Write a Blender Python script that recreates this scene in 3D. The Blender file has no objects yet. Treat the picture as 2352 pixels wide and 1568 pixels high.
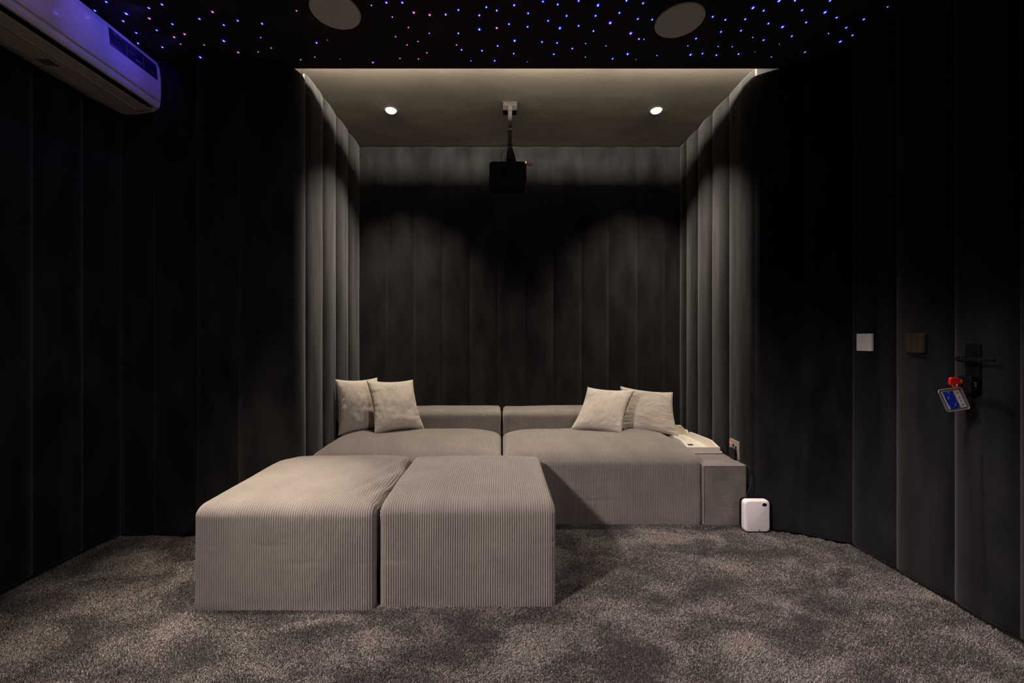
import bpy, math, random
from mathutils import Vector, Matrix, noise
random.seed(7)
C = bpy.context.scene.collection
SC = bpy.context.scene

# ------------------------------------------------------------------ camera, world, lights, exposure
H = 1.10                      # eye height
F = 955.0                     # focal length in pixels of a 2352 px wide frame
cam_d = bpy.data.cameras.new('camera'); cam = bpy.data.objects.new('camera', cam_d); C.objects.link(cam)
cam.location = (0, 0, H); cam.rotation_euler = (math.pi/2, 0, 0)
cam_d.sensor_width = 36.0; cam_d.lens = F*36/2352
cam_d.shift_x = 26/2352; cam_d.shift_y = -4/2352
cam_d.clip_start = 0.02
SC.camera = cam
SC.view_settings.view_transform = 'Standard'; SC.view_settings.look = 'None'
SC.view_settings.gamma = 1; SC.view_settings.use_curve_mapping = False
SC.view_settings.exposure = 0.0
w = bpy.data.worlds.new('world'); SC.world = w; w.use_nodes = True
w.node_tree.nodes['Background'].inputs[0].default_value = (0, 0, 0, 1)
w.node_tree.nodes['Background'].inputs[1].default_value = 0.0

ZC = 2.651                    # star ceiling
ZR = 2.692                    # alcove ceiling
YE = 0.955e3*(ZC-H)/622       # back edge of the star ceiling (2.381 m)

def spot(name, loc, power, col, size, blend, aim=None, rad=.03):
    l = bpy.data.lights.new(name, 'SPOT'); l.energy = power; l.color = col
    l.spot_size = math.radians(size); l.spot_blend = blend; l.shadow_soft_size = rad
    o = bpy.data.objects.new(name, l); o.location = loc; C.objects.link(o)
    d = Vector(aim) - Vector(loc) if aim else Vector((0, 0, -1))
    o.rotation_euler = d.to_track_quat('-Z', 'Y').to_euler()
    return o
WARM = (1.0, .86, .70); NEUT = (1.0, .875, .835); COOL = (1.0, .875, .87)
ALC = [(-.762, 2.887), (1.080, 2.887)]
spot('downlight_lamp', (ALC[0][0], ALC[0][1], ZR-.02), 172, WARM, 95, .85)
spot('downlight_lamp', (ALC[1][0], ALC[1][1], ZR-.02), 172, WARM, 95, .85)
FRONT = [(-1.22, 1.80), (1.20, 1.50), (-1.95, -.10), (1.70, -.60)]
spot('downlight_lamp', (*FRONT[0], ZC-.02), 400, WARM, 40, .98, aim=(-1.20, 1.74, 0))
spot('downlight_lamp', (*FRONT[1], ZC-.02), 130, COOL, 50, .98, aim=(1.30, 1.62, 0))
spot('downlight_lamp', (*FRONT[2], ZC-.02), 1000, NEUT, 68, .98, aim=(.12, 1.12, 0), rad=.13)
spot('downlight_lamp', (*FRONT[3], ZC-.02), 170, COOL, 84, .98, aim=(-.55, 1.45, .3), rad=.07)
# cove strip above the star ceiling's edge
cl = bpy.data.lights.new('cove_lamp', 'AREA'); cl.shape = 'RECTANGLE'; cl.size = 2.75; cl.size_y = .020
cl.energy = 82; cl.color = (1.0, .88, .70)
co = bpy.data.objects.new('cove_lamp', cl); co.location = (.155, YE-.112, ZC+.03); co.rotation_euler = (math.radians(90), 0, 0)
C.objects.link(co)
# added spots that tint the air conditioner violet-blue, boosting the stars' own glow
for gy, ge, gc in ((2.16, 1.1, (.14, .06, 1)), (1.95, 1.6, (.10, .09, 1)), (1.72, .55, (.38, .20, 1)), (1.50, .5, (.50, .28, 1))):
    spot('added_star_glow', (-1.62, gy, ZC-.02), ge, gc, 84, .5, aim=(-1.87, gy, ZC-.12), rad=.01)
spot('added_star_glow', (1.76, 2.18, ZC-.025), .03, (.03, .03, 1), 60, .9, aim=(1.87, 2.13, ZC-.10), rad=.01)  # added spot for the blue patch on the right wall
# ------------------------------------------------------------------ materials
MATS = {}
def mat(name, base=(.5,.5,.5), rough=.6, metal=0, spec=.5, sheen=0, emit=None, es=0, alpha=1, trans=0, coat=0):
    m = bpy.data.materials.new(name); m.use_nodes = True
    b = m.node_tree.nodes['Principled BSDF']
    b.inputs['Base Color'].default_value = (*base, 1); b.inputs['Roughness'].default_value = rough
    b.inputs['Metallic'].default_value = metal; b.inputs['Specular IOR Level'].default_value = spec
    b.inputs['Sheen Weight'].default_value = sheen; b.inputs['Coat Weight'].default_value = coat
    b.inputs['Alpha'].default_value = alpha; b.inputs['Transmission Weight'].default_value = trans
    if emit: b.inputs['Emission Color'].default_value = (*emit, 1); b.inputs['Emission Strength'].default_value = es
    MATS[name] = m; return m
def nodes(m): return m.node_tree.nodes, m.node_tree.links, m.node_tree.nodes['Principled BSDF']
def noise_col(m, c0, c1, scale, detail=4, stretch=(1,1,1), lo=.35, hi=.65, bump=0, bscale=None, bdist=.002):
    n, l, b = nodes(m)
    tc = n.new('ShaderNodeTexCoord'); mp = n.new('ShaderNodeMapping'); mp.inputs['Scale'].default_value = stretch
    l.new(tc.outputs['Object'], mp.inputs[0])
    t = n.new('ShaderNodeTexNoise'); t.inputs['Scale'].default_value = scale; t.inputs['Detail'].default_value = detail
    l.new(mp.outputs[0], t.inputs[0])
    r = n.new('ShaderNodeValToRGB'); r.color_ramp.elements[0].position = lo; r.color_ramp.elements[1].position = hi
    r.color_ramp.elements[0].color = (*c0, 1); r.color_ramp.elements[1].color = (*c1, 1)
    l.new(t.outputs['Fac'], r.inputs[0]); l.new(r.outputs[0], b.inputs['Base Color'])
    if bump:
        t2 = n.new('ShaderNodeTexNoise'); t2.inputs['Scale'].default_value = bscale; t2.inputs['Detail'].default_value = 3
        l.new(tc.outputs['Object'], t2.inputs[0])
        bp = n.new('ShaderNodeBump'); bp.inputs['Strength'].default_value = bump; bp.inputs['Distance'].default_value = bdist
        l.new(t2.outputs['Fac'], bp.inputs['Height']); l.new(bp.outputs[0], b.inputs['Normal'])
    return m
velvet = noise_col(mat('velvet', rough=1, spec=.05, sheen=.12), (.0072,.0069,.0077), (.0172,.0164,.0180), 9, 6, (1,1,.35), bump=.25, bscale=600, bdist=.002)
nodes(velvet)[2].inputs['Sheen Roughness'].default_value = .5
backing = mat('wall_backing', (.012,.012,.013), .95, spec=.1)
paint = noise_col(mat('alcove_paint', rough=.85, spec=.2), (.20,.178,.15), (.25,.222,.19), 2.5, 5, bump=.25, bscale=6, bdist=.003)
starpaint = noise_col(mat('star_ceiling_paint', rough=.8, spec=.2), (.018,.016,.016), (.030,.026,.026), 3, 4, bump=.2, bscale=40, bdist=.002)
cord = noise_col(mat('corduroy', rough=.95, spec=.15, sheen=.25), (.178,.156,.139), (.208,.182,.161), 7, 5, bump=.55, bscale=220, bdist=.0025)
cordp = noise_col(mat('corduroy_cushion', rough=.95, spec=.15, sheen=.25), (.50,.45,.385), (.56,.505,.435), 9, 5, bump=.4, bscale=260, bdist=.002)
piping = mat('piping_cloth', (.30,.26,.23), .95, spec=.1)
pilecol = mat('carpet_pile', rough=.75, spec=.35, sheen=.3)
carpetbase = noise_col(mat('carpet_backing', rough=1, spec=.05), (.02,.017,.016), (.045,.039,.037), 220, 2)
white_plastic = mat('white_plastic', (.86,.81,.81), .35, spec=.5)
ac_white = mat('conditioner_white', (.62,.58,.60), .09, spec=.6)
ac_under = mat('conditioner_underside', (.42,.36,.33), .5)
ac_trim = mat('conditioner_trim', (.55,.50,.38), .3)
black_hole = mat('dark_cavity', (.004,.004,.004), .9, spec=.05)
black_pl = mat('black_plastic', (.006,.006,.0065), .4, spec=.25)
black_matte = mat('black_matte', (.004,.004,.0045), .6, spec=.15)
brown_pl = noise_col(mat('brown_switch', rough=.35, spec=.5), (.040,.026,.022), (.052,.034,.029), 60, 3, (8,8,.3))
grey_metal = noise_col(mat('grey_metal', rough=.5, metal=.5, spec=.2), (.012,.011,.010), (.022,.020,.018), 30, 4)
chrome = mat('chrome', (.7,.7,.7), .15, metal=1)
speaker_mat = noise_col(mat('speaker_grille', rough=.7, spec=.3), (.62,.58,.58), (.72,.68,.68), 500, 2)
lens_mat = mat('lamp_lens', (.9,.9,.9), .3, emit=(1,.95,.88), es=1.2)
stone = noise_col(mat('cream_stone', rough=.4, spec=.4), (.74,.68,.58), (.80,.75,.66), 20, 5)
n_, l_, b_ = nodes(stone)
vt = n_.new('ShaderNodeTexVoronoi'); vt.inputs['Scale'].default_value = 110
tc_ = n_.new('ShaderNodeTexCoord'); l_.new(tc_.outputs['Object'], vt.inputs[0])
rr = n_.new('ShaderNodeValToRGB'); rr.color_ramp.elements[0].position = .08; rr.color_ramp.elements[1].position = .14
rr.color_ramp.elements[0].color = (.35,.22,.15,1); rr.color_ramp.elements[1].color = (1,1,1,1)
mx = n_.new('ShaderNodeMix'); mx.data_type = 'RGBA'; mx.blend_type = 'MULTIPLY'; mx.inputs[0].default_value = .8
src = b_.inputs['Base Color'].links[0].from_socket
l_.new(vt.outputs['Distance'], rr.inputs[0]); l_.new(src, mx.inputs[6]); l_.new(rr.outputs[0], mx.inputs[7]); l_.new(mx.outputs[2], b_.inputs['Base Color'])
red_pl = mat('red_plastic', (.65,.015,.012), .3)
pink_pl = mat('coral_plastic', (.55,.10,.07), .35)
brass = mat('brass', (.55,.33,.05), .3, metal=.8)
clear = mat('clear_plastic', (.75,.70,.70), .12, spec=.6, trans=.75, alpha=1)
blue_print = noise_col(mat('blue_print', rough=.3), (.012,.035,.42), (.45,.50,.80), 45, 4, (1,1,1), .52, .75)
paper = mat('white_print', (.85,.78,.76), .5)
orange_pr = mat('orange_print', (.6,.25,.06), .5)
gold_pr = mat('gold_print', (.45,.25,.04), .5)
grey_pr = mat('grey_print', (.12,.12,.14), .5)
bluedot = mat('blue_dot_print', (.05,.07,.35), .5)
label_dark = mat('energy_label', (.010,.014,.045), .3)
label_line = mat('label_print', (.16,.16,.30), .35)
red_led = mat('red_indicator', (.6,.02,.02), .4, emit=(1,.05,.04), es=1.2)
orange_led = mat('orange_indicator', (.6,.3,.02), .4, emit=(1,.45,.05), es=1.5)
silver_pl = mat('silver_plastic', (.55,.52,.46), .3, metal=.3)
seam_thread = mat('seam_shadow_cloth', (.16,.135,.12), 1, spec=.05)
cable_m = mat('cable_rubber', (.010,.010,.010), .5)
red_cable = mat('red_cable_rubber', (.25,.01,.01), .5)
# pile colour: random per tuft, with soft patches painting in the shading of brushed nap
n_, l_, b_ = nodes(pilecol)
at = n_.new('ShaderNodeAttribute'); at.attribute_type = 'INSTANCER'; at.attribute_name = 'tone'
rp = n_.new('ShaderNodeValToRGB'); e = rp.color_ramp.elements
e[0].position = 0; e[0].color = (.020,.0165,.015,1); e[1].position = 1; e[1].color = (.34,.29,.262,1)
x_ = e.new(.45); x_.color = (.075,.061,.055,1)
l_.new(at.outputs['Fac'], rp.inputs[0]); l_.new(rp.outputs[0], b_.inputs['Base Color'])

# ------------------------------------------------------------------ mesh helpers
def mesh_obj(name, verts, faces, m, parent=None, smooth=False, kind=None, mats=None, fm=None):
    me = bpy.data.meshes.new(name); me.from_pydata([tuple(v) for v in verts], [], faces); me.update()
    for q in (mats or [m]): me.materials.append(q)
    if fm:
        for p, i in zip(me.polygons, fm): p.material_index = i
    if smooth: me.polygons.foreach_set('use_smooth', [True]*len(me.polygons))
    o = bpy.data.objects.new(name, me); C.objects.link(o)
    if parent: o.parent = parent
    if kind: o['kind'] = kind
    return o
class MB:
    def __init__(s): s.v = []; s.f = []
    def add(s, vs, fs):
        k = len(s.v); s.v += [Vector(a) for a in vs]; s.f += [tuple(i+k for i in f) for f in fs]; return s
    def box(s, a, b):
        x0,y0,z0 = a; x1,y1,z1 = b
        return s.add([(x0,y0,z0),(x1,y0,z0),(x1,y1,z0),(x0,y1,z0),(x0,y0,z1),(x1,y0,z1),(x1,y1,z1),(x0,y1,z1)],
              [(0,3,2,1),(4,5,6,7),(0,1,5,4),(1,2,6,5),(2,3,7,6),(3,0,4,7)])
    def prism(s, outline, mk, d0, d1):     # mk(a, b, d) -> 3D point
        n = len(outline)
        vs = [mk(a, b, d0) for a, b in outline] + [mk(a, b, d1) for a, b in outline]
        fs = [tuple(range(n))[::-1], tuple(range(n, 2*n))] + [(i, (i+1) % n, n+(i+1) % n, n+i) for i in range(n)]
        return s.add(vs, fs)
    def cyl(s, a, b, r0, r1=None, n=24):
        r1 = r0 if r1 is None else r1
        a, b = Vector(a), Vector(b); d = (b-a).normalized()
        u = d.orthogonal().normalized(); v = d.cross(u)
        vs = [a+(u*math.cos(t)+v*math.sin(t))*r0 for t in [2*math.pi*i/n for i in range(n)]]
        vs += [b+(u*math.cos(t)+v*math.sin(t))*r1 for t in [2*math.pi*i/n for i in range(n)]]
        return s.add(vs, [tuple(range(n))[::-1], tuple(range(n, 2*n))] + [(i, (i+1) % n, n+(i+1) % n, n+i) for i in range(n)])
    def tube(s, pts, r, n=8, closed=False):
        pts = [Vector(p) for p in pts]; m_ = len(pts); vs = []; up = None
        for i, p in enumerate(pts):
            a = pts[(i-1) % m_] if (closed or i > 0) else p
            b = pts[(i+1) % m_] if (closed or i < m_-1) else p
            d = (b-a).normalized()
            if up is None: up = d.orthogonal().normalized()
            up = (up - d*up.dot(d)).normalized(); v = d.cross(up)
            vs += [p+(up*math.cos(t)+v*math.sin(t))*r for t in [2*math.pi*k/n for k in range(n)]]
        fs = []
        for i in range(m_ if closed else m_-1):
            j = (i+1) % m_
            fs += [(i*n+k, i*n+(k+1) % n, j*n+(k+1) % n, j*n+k) for k in range(n)]
        if not closed: fs += [tuple(range(n))[::-1], tuple(range((m_-1)*n, m_*n))]
        return s.add(vs, fs)
    def build(s, name, m, parent=None, bevel=0, smooth=False, seg=2, **k):
        o = mesh_obj(name, s.v, s.f, m, parent, smooth, **k)
        if bevel:
            import bmesh
            bm = bmesh.new(); bm.from_mesh(o.data)
            bmesh.ops.recalc_face_normals(bm, faces=bm.faces)
            es = [e for e in bm.edges if len(e.link_faces) == 2 and e.calc_face_angle(0) > .6]
            bmesh.ops.bevel(bm, geom=es, offset=bevel, segments=seg, affect='EDGES', profile=.5)
            bm.to_mesh(o.data); bm.free()
        else:
            import bmesh
            bm = bmesh.new(); bm.from_mesh(o.data); bmesh.ops.recalc_face_normals(bm, faces=bm.faces); bm.to_mesh(o.data); bm.free()
        return o
def tag(o, label, cat, group=None, kind=None):
    o['label'] = label; o['category'] = cat
    if group: o['group'] = group
    if kind: o['kind'] = kind
    return o
def thing(name, loc, label, cat, group=None):
    o = bpy.data.objects.new(name, None); o.empty_display_size = .05; C.objects.link(o); o.location = loc
    tag(o, label, cat, group); return o
def rebase(parent):
    """children meshes were built in world coordinates: shift them to the thing's base"""
    off = Vector(parent.location)
    def go(o, off):
        for c in o.children:
            if c.type == 'MESH' and c.data.users == 1 and not c.get('_b'):
                c.data.transform(Matrix.Translation(-off))
            go(c, off)
    go(parent, off)
def copy_tree(o, parent=None):
    c = o.copy(); C.objects.link(c); c.parent = parent
    for ch in list(o.children): copy_tree(ch, c)
    return c
def rrect(w, h, r, n=6):
    pts = []
    for cx, cy, a0 in ((w/2-r, h/2-r, 0), (-w/2+r, h/2-r, 90), (-w/2+r, -h/2+r, 180), (w/2-r, -h/2+r, 270)):
        for i in range(n+1):
            a = math.radians(a0+90*i/n); pts.append((cx+r*math.cos(a), cy+r*math.sin(a)))
    return pts

# ------------------------------------------------------------------ the room
LW = [(-2.17, .98), (-2.17, 1.22), (-2.17, 1.46), (-2.17, 1.70), (-2.17, 1.928), (-2.155, 2.144), (-2.12, 2.324)]
LF = [(-2.12, 2.324), (-1.944, 2.324), (-1.703, 2.324), (-1.465, 2.324)]
AL = [(-1.17, 2.483), (-1.17, 2.725), (-1.17, 2.94), (-1.17, 3.174), (-1.17, 3.43)]
BW = [(x, 3.43) for x in (-1.17, -.945, -.718, -.481, -.255, -.025, .205, .435, .668, .891, 1.128, 1.354, 1.49)]
AR = [(1.49, 3.43), (1.49, 3.32), (1.49, 3.127), (1.49, 2.916), (1.49, 2.703), (1.492, 2.44)]
RF = [(1.492, 2.44), (1.69, 2.334), (1.879, 2.219)]
RW = [(1.879, 2.219), (1.884, 1.978), (1.895, 1.735), (1.897, 1.518), (1.90, 1.28), (1.90, 1.04)]

def resample(path, step):
    pts = [Vector((*p, 0)) for p in path]; L = [0]
    for a, b in zip(pts, pts[1:]): L.append(L[-1]+(b-a).length)
    n = max(6, int(L[-1]/step)); out = []
    for i in range(n+1):
        t = L[-1]*i/n; k = 0
        while k < len(L)-2 and L[k+1] < t: k += 1
        a, b = pts[k], pts[k+1]; d = (b-a)
        out.append(a+d*((t-L[k])/max(1e-9, L[k+1]-L[k])))
    return out
PANEL_SEED = [0]
def panel(parent, path, z0, z1, bulge=.024, nz=40):
    """one padded, fabric covered vertical panel following a plan path; the room lies right of the path"""
    PANEL_SEED[0] += 1; sd = PANEL_SEED[0]*3.7
    fl = len(path) > 2
    if not fl: pts = resample(path, .013)
    else: pts = resample(path, .012)
    n = len(pts)-1; vs = []; fs = []
    nrm = []
    for i in range(n+1):
        d = (pts[min(n, i+1)]-pts[max(0, i-1)]).normalized(); nrm.append(Vector((d.y, -d.x, 0)))
    zs = [z0 + (z1-z0)*j/nz for j in range(nz+1)]
    zs = [z0, z0+.004, z0+.012, z0+.025] + zs[1:-1] + [z1-.02, z1-.008, z1-.002, z1]
    for z in zs:
        e = min(z-z0, z1-z)
        ez = math.sqrt(max(0, 1-(1-min(1, e/.02))**2))
        for i in range(n+1):
            t = 2*i/n-1
            L = .23 if not fl else .5
            prof = (1-abs(t)**(2.6 if not fl else 5))**.62 if abs(t) < 1 else 0
            nv = noise.noise(Vector((t*1.2+sd, z*1.1, sd)))*.006 + noise.noise(Vector((t*3+sd, z*5, 2+sd)))*.0018
            wob = noise.noise(Vector((sd+9, z*1.6, 0)))*.003*(1 if abs(t) < 1 else 0)
            p = pts[i]+nrm[i]*(bulge*prof*(.25+.75*ez)+nv*prof*ez)
            vs.append((p.x, p.y, z))
    m_ = n+1
    for j in range(len(zs)-1):
        for i in range(n):
            fs.append((j*m_+i, j*m_+i+1, (j+1)*m_+i+1, (j+1)*m_+i))
    # closed back a little behind the seam plane
    k = len(vs)
    for z in (z0, z1):
        for i in range(n+1):
            p = pts[i]-nrm[i]*.012; vs.append((p.x, p.y, z))
    top = (len(zs)-1)*m_
    for i in range(n):
        fs.append((k+i+1, k+i, k+m_+i, k+m_+i+1)); fs.append((i+1, i, k+i, k+i+1)); fs.append((top+i, top+i+1, k+m_+i+1, k+m_+i))
    fs.append((0, top, k+m_, k)); fs.append((n, k+n, k+m_+n, top+n))
    return mesh_obj('wall_panel', vs, fs, velvet, parent, smooth=True)
def wall(name, path, z0, z1, back=.10, ztop=2.80):
    """flat backing wall behind the panels"""
    mb = MB()
    for a, b in zip(path, path[1:]):
        a, b = Vector((*a, 0)), Vector((*b, 0)); d = (b-a).normalized(); nn = Vector((d.y, -d.x, 0))
        q = [a-nn*.013, b-nn*.013, b-nn*back, a-nn*back]
        mb.add([(p.x, p.y, -.05) for p in q]+[(p.x, p.y, ztop) for p in q],
               [(0,3,2,1),(4,5,6,7),(0,1,5,4),(1,2,6,5),(2,3,7,6),(3,0,4,7)])
    return mb.build(name, backing, kind='structure')
def panels(w_, pts, z0, z1, **k):
    for a, b in zip(pts, pts[1:]): panel(w_, [a, b], z0, z1, **k)

wl = wall('wall_left', [(-2.17, -2.2)]+LW, 0, ZC); panels(wl, LW, .012, ZC-.004)
arc = [(-1.465, 2.324), (-1.28, 2.324)] + [(-1.28+.11*math.sin(math.radians(a)), 2.434-.11*math.cos(math.radians(a))) for a in range(10, 91, 10)] + [(-1.17, 2.483)]
wfl = wall('wall_flank_left', LF+[(-1.28, 2.324)], 0, ZC, ztop=ZC+.002); panels(wfl, LF, .012, ZC-.004); panel(wfl, arc, .012, ZC-.004, bulge=.022)
wal = wall('wall_alcove_left', [(-1.17, 2.46)]+AL, 0, ZR, ztop=ZR+.05); panels(wal, AL, .012, ZR-.004, bulge=.021)
wb = wall('wall_back', BW, 0, ZR, ztop=ZR+.05); panels(wb, BW, .012, ZR-.006, bulge=.020)
war = wall('wall_alcove_right', AR, 0, ZR, ztop=ZR+.05); panels(war, AR, .012, ZR-.004, bulge=.024)
wfr = wall('wall_flank_right', RF, 0, ZC, ztop=ZC+.002); panels(wfr, RF, .012, ZC-.004)
wr = wall('wall_right', RW+[(1.90, -2.2)], 0, ZC); panels(wr, RW, .012, ZC-.004)
mb = MB().box((-2.3, -2.3, -.05), (2.05, -2.2, 2.8)); mb.build('wall_front', backing, kind='structure')
MB().box((-2.4, -2.4, -.12), (2.2, 3.6, 0)).build('floor', carpetbase, kind='structure')

# star ceiling: a slab whose back edge is a little ragged
vs = []; fs = []; N = 160
for i in range(N+1):
    x = -2.35+4.45*i/N
    r = noise.noise(Vector((x*9, 0, 0)))*.0022 + noise.noise(Vector((x*45, 3, 0)))*.0012
    yb = YE if -1.36 < x < 1.66 else YE
    for y, z in ((-2.3, ZC), (yb-.02, ZC), (yb+r, ZC+.001+r*.4), (yb+r, ZC+.008), (-2.3, ZC+.012)): vs.append((x, y, z))
for i in range(N):
    for k in range(4): fs.append((i*5+k, i*5+k+1, i*5+6+k, i*5+5+k))
ceil = mesh_obj('ceiling', vs, fs, starpaint, kind='structure')
MB().box((-2.4, YE-.16, ZR), (2.2, 3.6, ZR+.1)).build('ceiling_alcove', paint, kind='structure')
MB().box((-2.4, YE-.19, ZC+.009), (2.2, YE-.13, ZR+.1)).build('trim_1', paint, kind='structure')
# the light strip lying in the slot above the star ceiling's edge
t = thing('light_strip', (.155, YE-.118, ZC+.012), 'thin warm light strip hidden above the back edge of the star ceiling', 'light')
MB().box((-1.22, YE-.128, ZC+.012), (1.53, YE-.118, ZC+.036)).build('channel', white_plastic, t); rebase(t)

# carpet pile: one uncountable object, tufts scattered over the floor by geometry nodes
def tuft_mesh():
    vs = []; fs = []
    for k in range(3):
        a = k*2.1; dx, dy = math.cos(a), math.sin(a); o = Vector((math.cos(a+1)*.0016, math.sin(a+1)*.0016, 0))
        ln = Vector((dy*.004, -dx*.004, 0))
        b = len(vs); w_ = .0011
        vs += [o+Vector((dx*w_, dy*w_, 0)), o-Vector((dx*w_, dy*w_, 0)),
               o+ln*.4+Vector((dx*w_, dy*w_, .0045)), o+ln*.4+Vector((-dx*w_, -dy*w_, .0045)), o+ln*.9+Vector((0, 0, .0078))]
        fs += [(b, b+1, b+3, b+2), (b+2, b+3, b+4)]
    me = bpy.data.meshes.new('carpet_tuft'); me.from_pydata([tuple(v) for v in vs], [], fs); me.materials.append(pilecol)
    me.polygons.foreach_set('use_smooth', [True]*len(me.polygons)); return me
def build_pile():
    N_ = 120; x0, x1, y0, y1 = -2.14, 1.87, 1.0, 2.46
    # a grid over the visible floor, without the footprint of the furniture
    hid = [(-1.23, -.52, 1.72, 2.46), (-.50, .21, 1.73, 2.46)]
    vs = []; fs = []; idx = {}
    ny = 44
    for j in range(ny+1):
        for i in range(N_+1):
            vs.append((x0+(x1-x0)*i/N_, y0+(y1-y0)*j/ny, .0005))
    for j in range(ny):
        for i in range(N_):
            cx = x0+(x1-x0)*(i+.5)/N_; cy = y0+(y1-y0)*(j+.5)/ny
            if any(a < cx < b and c < cy < d for a, b, c, d in hid): continue
            if cx > 1.5 and cy > 2.44-(cx-1.49)*.57-.01: continue
            if cx < -1.28 and cy > 2.315: continue
            fs.append((j*(N_+1)+i, j*(N_+1)+i+1, (j+1)*(N_+1)+i+1, (j+1)*(N_+1)+i))
    o = mesh_obj('carpet', vs, fs, carpetbase)
    tag(o, 'mottled grey-brown deep pile carpet covering the whole floor', 'carpet', kind='stuff')
    tu = bpy.data.objects.new('tuft_source', tuft_mesh())     # not linked: only the node tree uses it
    ng = bpy.data.node_groups.new('carpet_pile', 'GeometryNodeTree')
    ng.interface.new_socket('Geometry', in_out='INPUT', socket_type='NodeSocketGeometry')
    ng.interface.new_socket('Geometry', in_out='OUTPUT', socket_type='NodeSocketGeometry')
    n = ng.nodes; l = ng.links
    gi = n.new('NodeGroupInput'); go = n.new('NodeGroupOutput')
    d = n.new('GeometryNodeDistributePointsOnFaces'); d.inputs['Density'].default_value = 120000
    oi = n.new('GeometryNodeObjectInfo'); oi.inputs['Object'].default_value = tu
    ip = n.new('GeometryNodeInstanceOnPoints')
    pos = n.new('GeometryNodeInputPosition')
    # lean of the pile, brushed in patches
    nz = n.new('ShaderNodeTexNoise'); nz.inputs['Scale'].default_value = 3.2; nz.inputs['Detail'].default_value = 3.5; nz.inputs['Distortion'].default_value = .8
    mp = n.new('ShaderNodeVectorMath'); mp.operation = 'MULTIPLY'; mp.inputs[1].default_value = (1, 1.5, 1)
    l.new(pos.outputs[0], mp.inputs[0]); l.new(mp.outputs[0], nz.inputs['Vector'])
    sub = n.new('ShaderNodeVectorMath'); sub.operation = 'SUBTRACT'; sub.inputs[1].default_value = (.5, .5, .5)
    l.new(nz.outputs['Color'], sub.inputs[0])
    sc = n.new('ShaderNodeVectorMath'); sc.operation = 'MULTIPLY'; sc.inputs[1].default_value = (4.2, 4.2, 0)
    l.new(sub.outputs[0], sc.inputs[0])
    rv = n.new('FunctionNodeRandomValue'); rv.data_type = 'FLOAT_VECTOR'
    rv.inputs[0].default_value = (-.7, -.7, 0); rv.inputs[1].default_value = (.7, .7, 0)
    ad = n.new('ShaderNodeVectorMath'); ad.operation = 'ADD'; l.new(sc.outputs[0], ad.inputs[0]); l.new(rv.outputs[0], ad.inputs[1])
    ad2 = n.new('ShaderNodeVectorMath'); ad2.operation = 'ADD'; ad2.inputs[1].default_value = (0, 0, 1); l.new(ad.outputs[0], ad2.inputs[0])
    al = n.new('FunctionNodeAlignRotationToVector'); al.axis = 'Z'; l.new(ad2.outputs[0], al.inputs['Vector'])
    rs = n.new('FunctionNodeRandomValue'); rs.data_type = 'FLOAT'; rs.inputs[2].default_value = .75; rs.inputs[3].default_value = 1.35
    l.new(gi.outputs[0], d.inputs['Mesh']); l.new(d.outputs['Points'], ip.inputs['Points']); l.new(oi.outputs['Geometry'], ip.inputs['Instance'])
    l.new(al.outputs[0], ip.inputs['Rotation']); l.new(rs.outputs[1], ip.inputs['Scale'])
    st = n.new('GeometryNodeStoreNamedAttribute'); st.data_type = 'FLOAT'; st.domain = 'INSTANCE'; st.inputs['Name'].default_value = 'tone'
    rt = n.new('FunctionNodeRandomValue'); rt.data_type = 'FLOAT'; rt.inputs[2].default_value = 0; rt.inputs[3].default_value = 1; rt.inputs['Seed'].default_value = 5
    nz2 = n.new('ShaderNodeTexNoise'); nz2.inputs['Scale'].default_value = 3.6; nz2.inputs['Detail'].default_value = 4; nz2.inputs['Distortion'].default_value = .6
    l.new(mp.outputs[0], nz2.inputs['Vector'])
    mr = n.new('ShaderNodeMapRange'); mr.inputs[1].default_value = .36; mr.inputs[2].default_value = .66; mr.inputs[3].default_value = -.34; mr.inputs[4].default_value = .34  # raised and lowered tone paints nap shading into the tufts
    l.new(nz2.outputs['Fac'], mr.inputs[0])
    ma = n.new('ShaderNodeMath'); l.new(mr.outputs[0], ma.inputs[0]); l.new(rt.outputs[1], ma.inputs[1])
    l.new(ip.outputs[0], st.inputs['Geometry']); l.new(ma.outputs[0], st.inputs['Value'])
    jn = n.new('GeometryNodeJoinGeometry'); l.new(gi.outputs[0], jn.inputs[0]); l.new(st.outputs[0], jn.inputs[0])
    l.new(jn.outputs[0], go.inputs[0])
    md = o.modifiers.new('pile', 'NODES'); md.node_group = ng
build_pile()

# ------------------------------------------------------------------ upholstered blocks with real ribs
RIB = .0097; PROF = [(0, 0), (.13, .55), (.34, .94), (.66, .94), (.87, .55)]
def rib_us(L):
    n = max(1, round(L/RIB)); us = []; hs = []
    for k in range(n):
        for a, h in PROF: us.append((k+a)/n); hs.append(h)
    us.append(1); hs.append(0); return us, hs
def block_path(y0, y1, z0, z1, r, nf, nt):
    """front bottom -> up -> over -> down the back; returns (y, z, ny, nz, s)"""
    p = []
    for i in range(nf): p.append((y0, z0+(z1-r-z0)*i/nf, -1, 0))
    for i in range(9): a = math.pi/2*i/8; p.append((y0+r-r*math.cos(a), z1-r+r*math.sin(a), -math.cos(a), math.sin(a)))
    for i in range(1, nt): p.append((y0+r+(y1-y0-2*r)*i/nt, z1, 0, 1))
    for i in range(9): a = math.pi/2*i/8; p.append((y1-r+r*math.sin(a), z1-r+r*math.cos(a), math.sin(a), math.cos(a)))
    nb = max(4, nf//3)
    for i in range(1, nb+1): p.append((y1, z1-r-(z1-r-z0)*i/nb, 1, 0))
    return p
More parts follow.
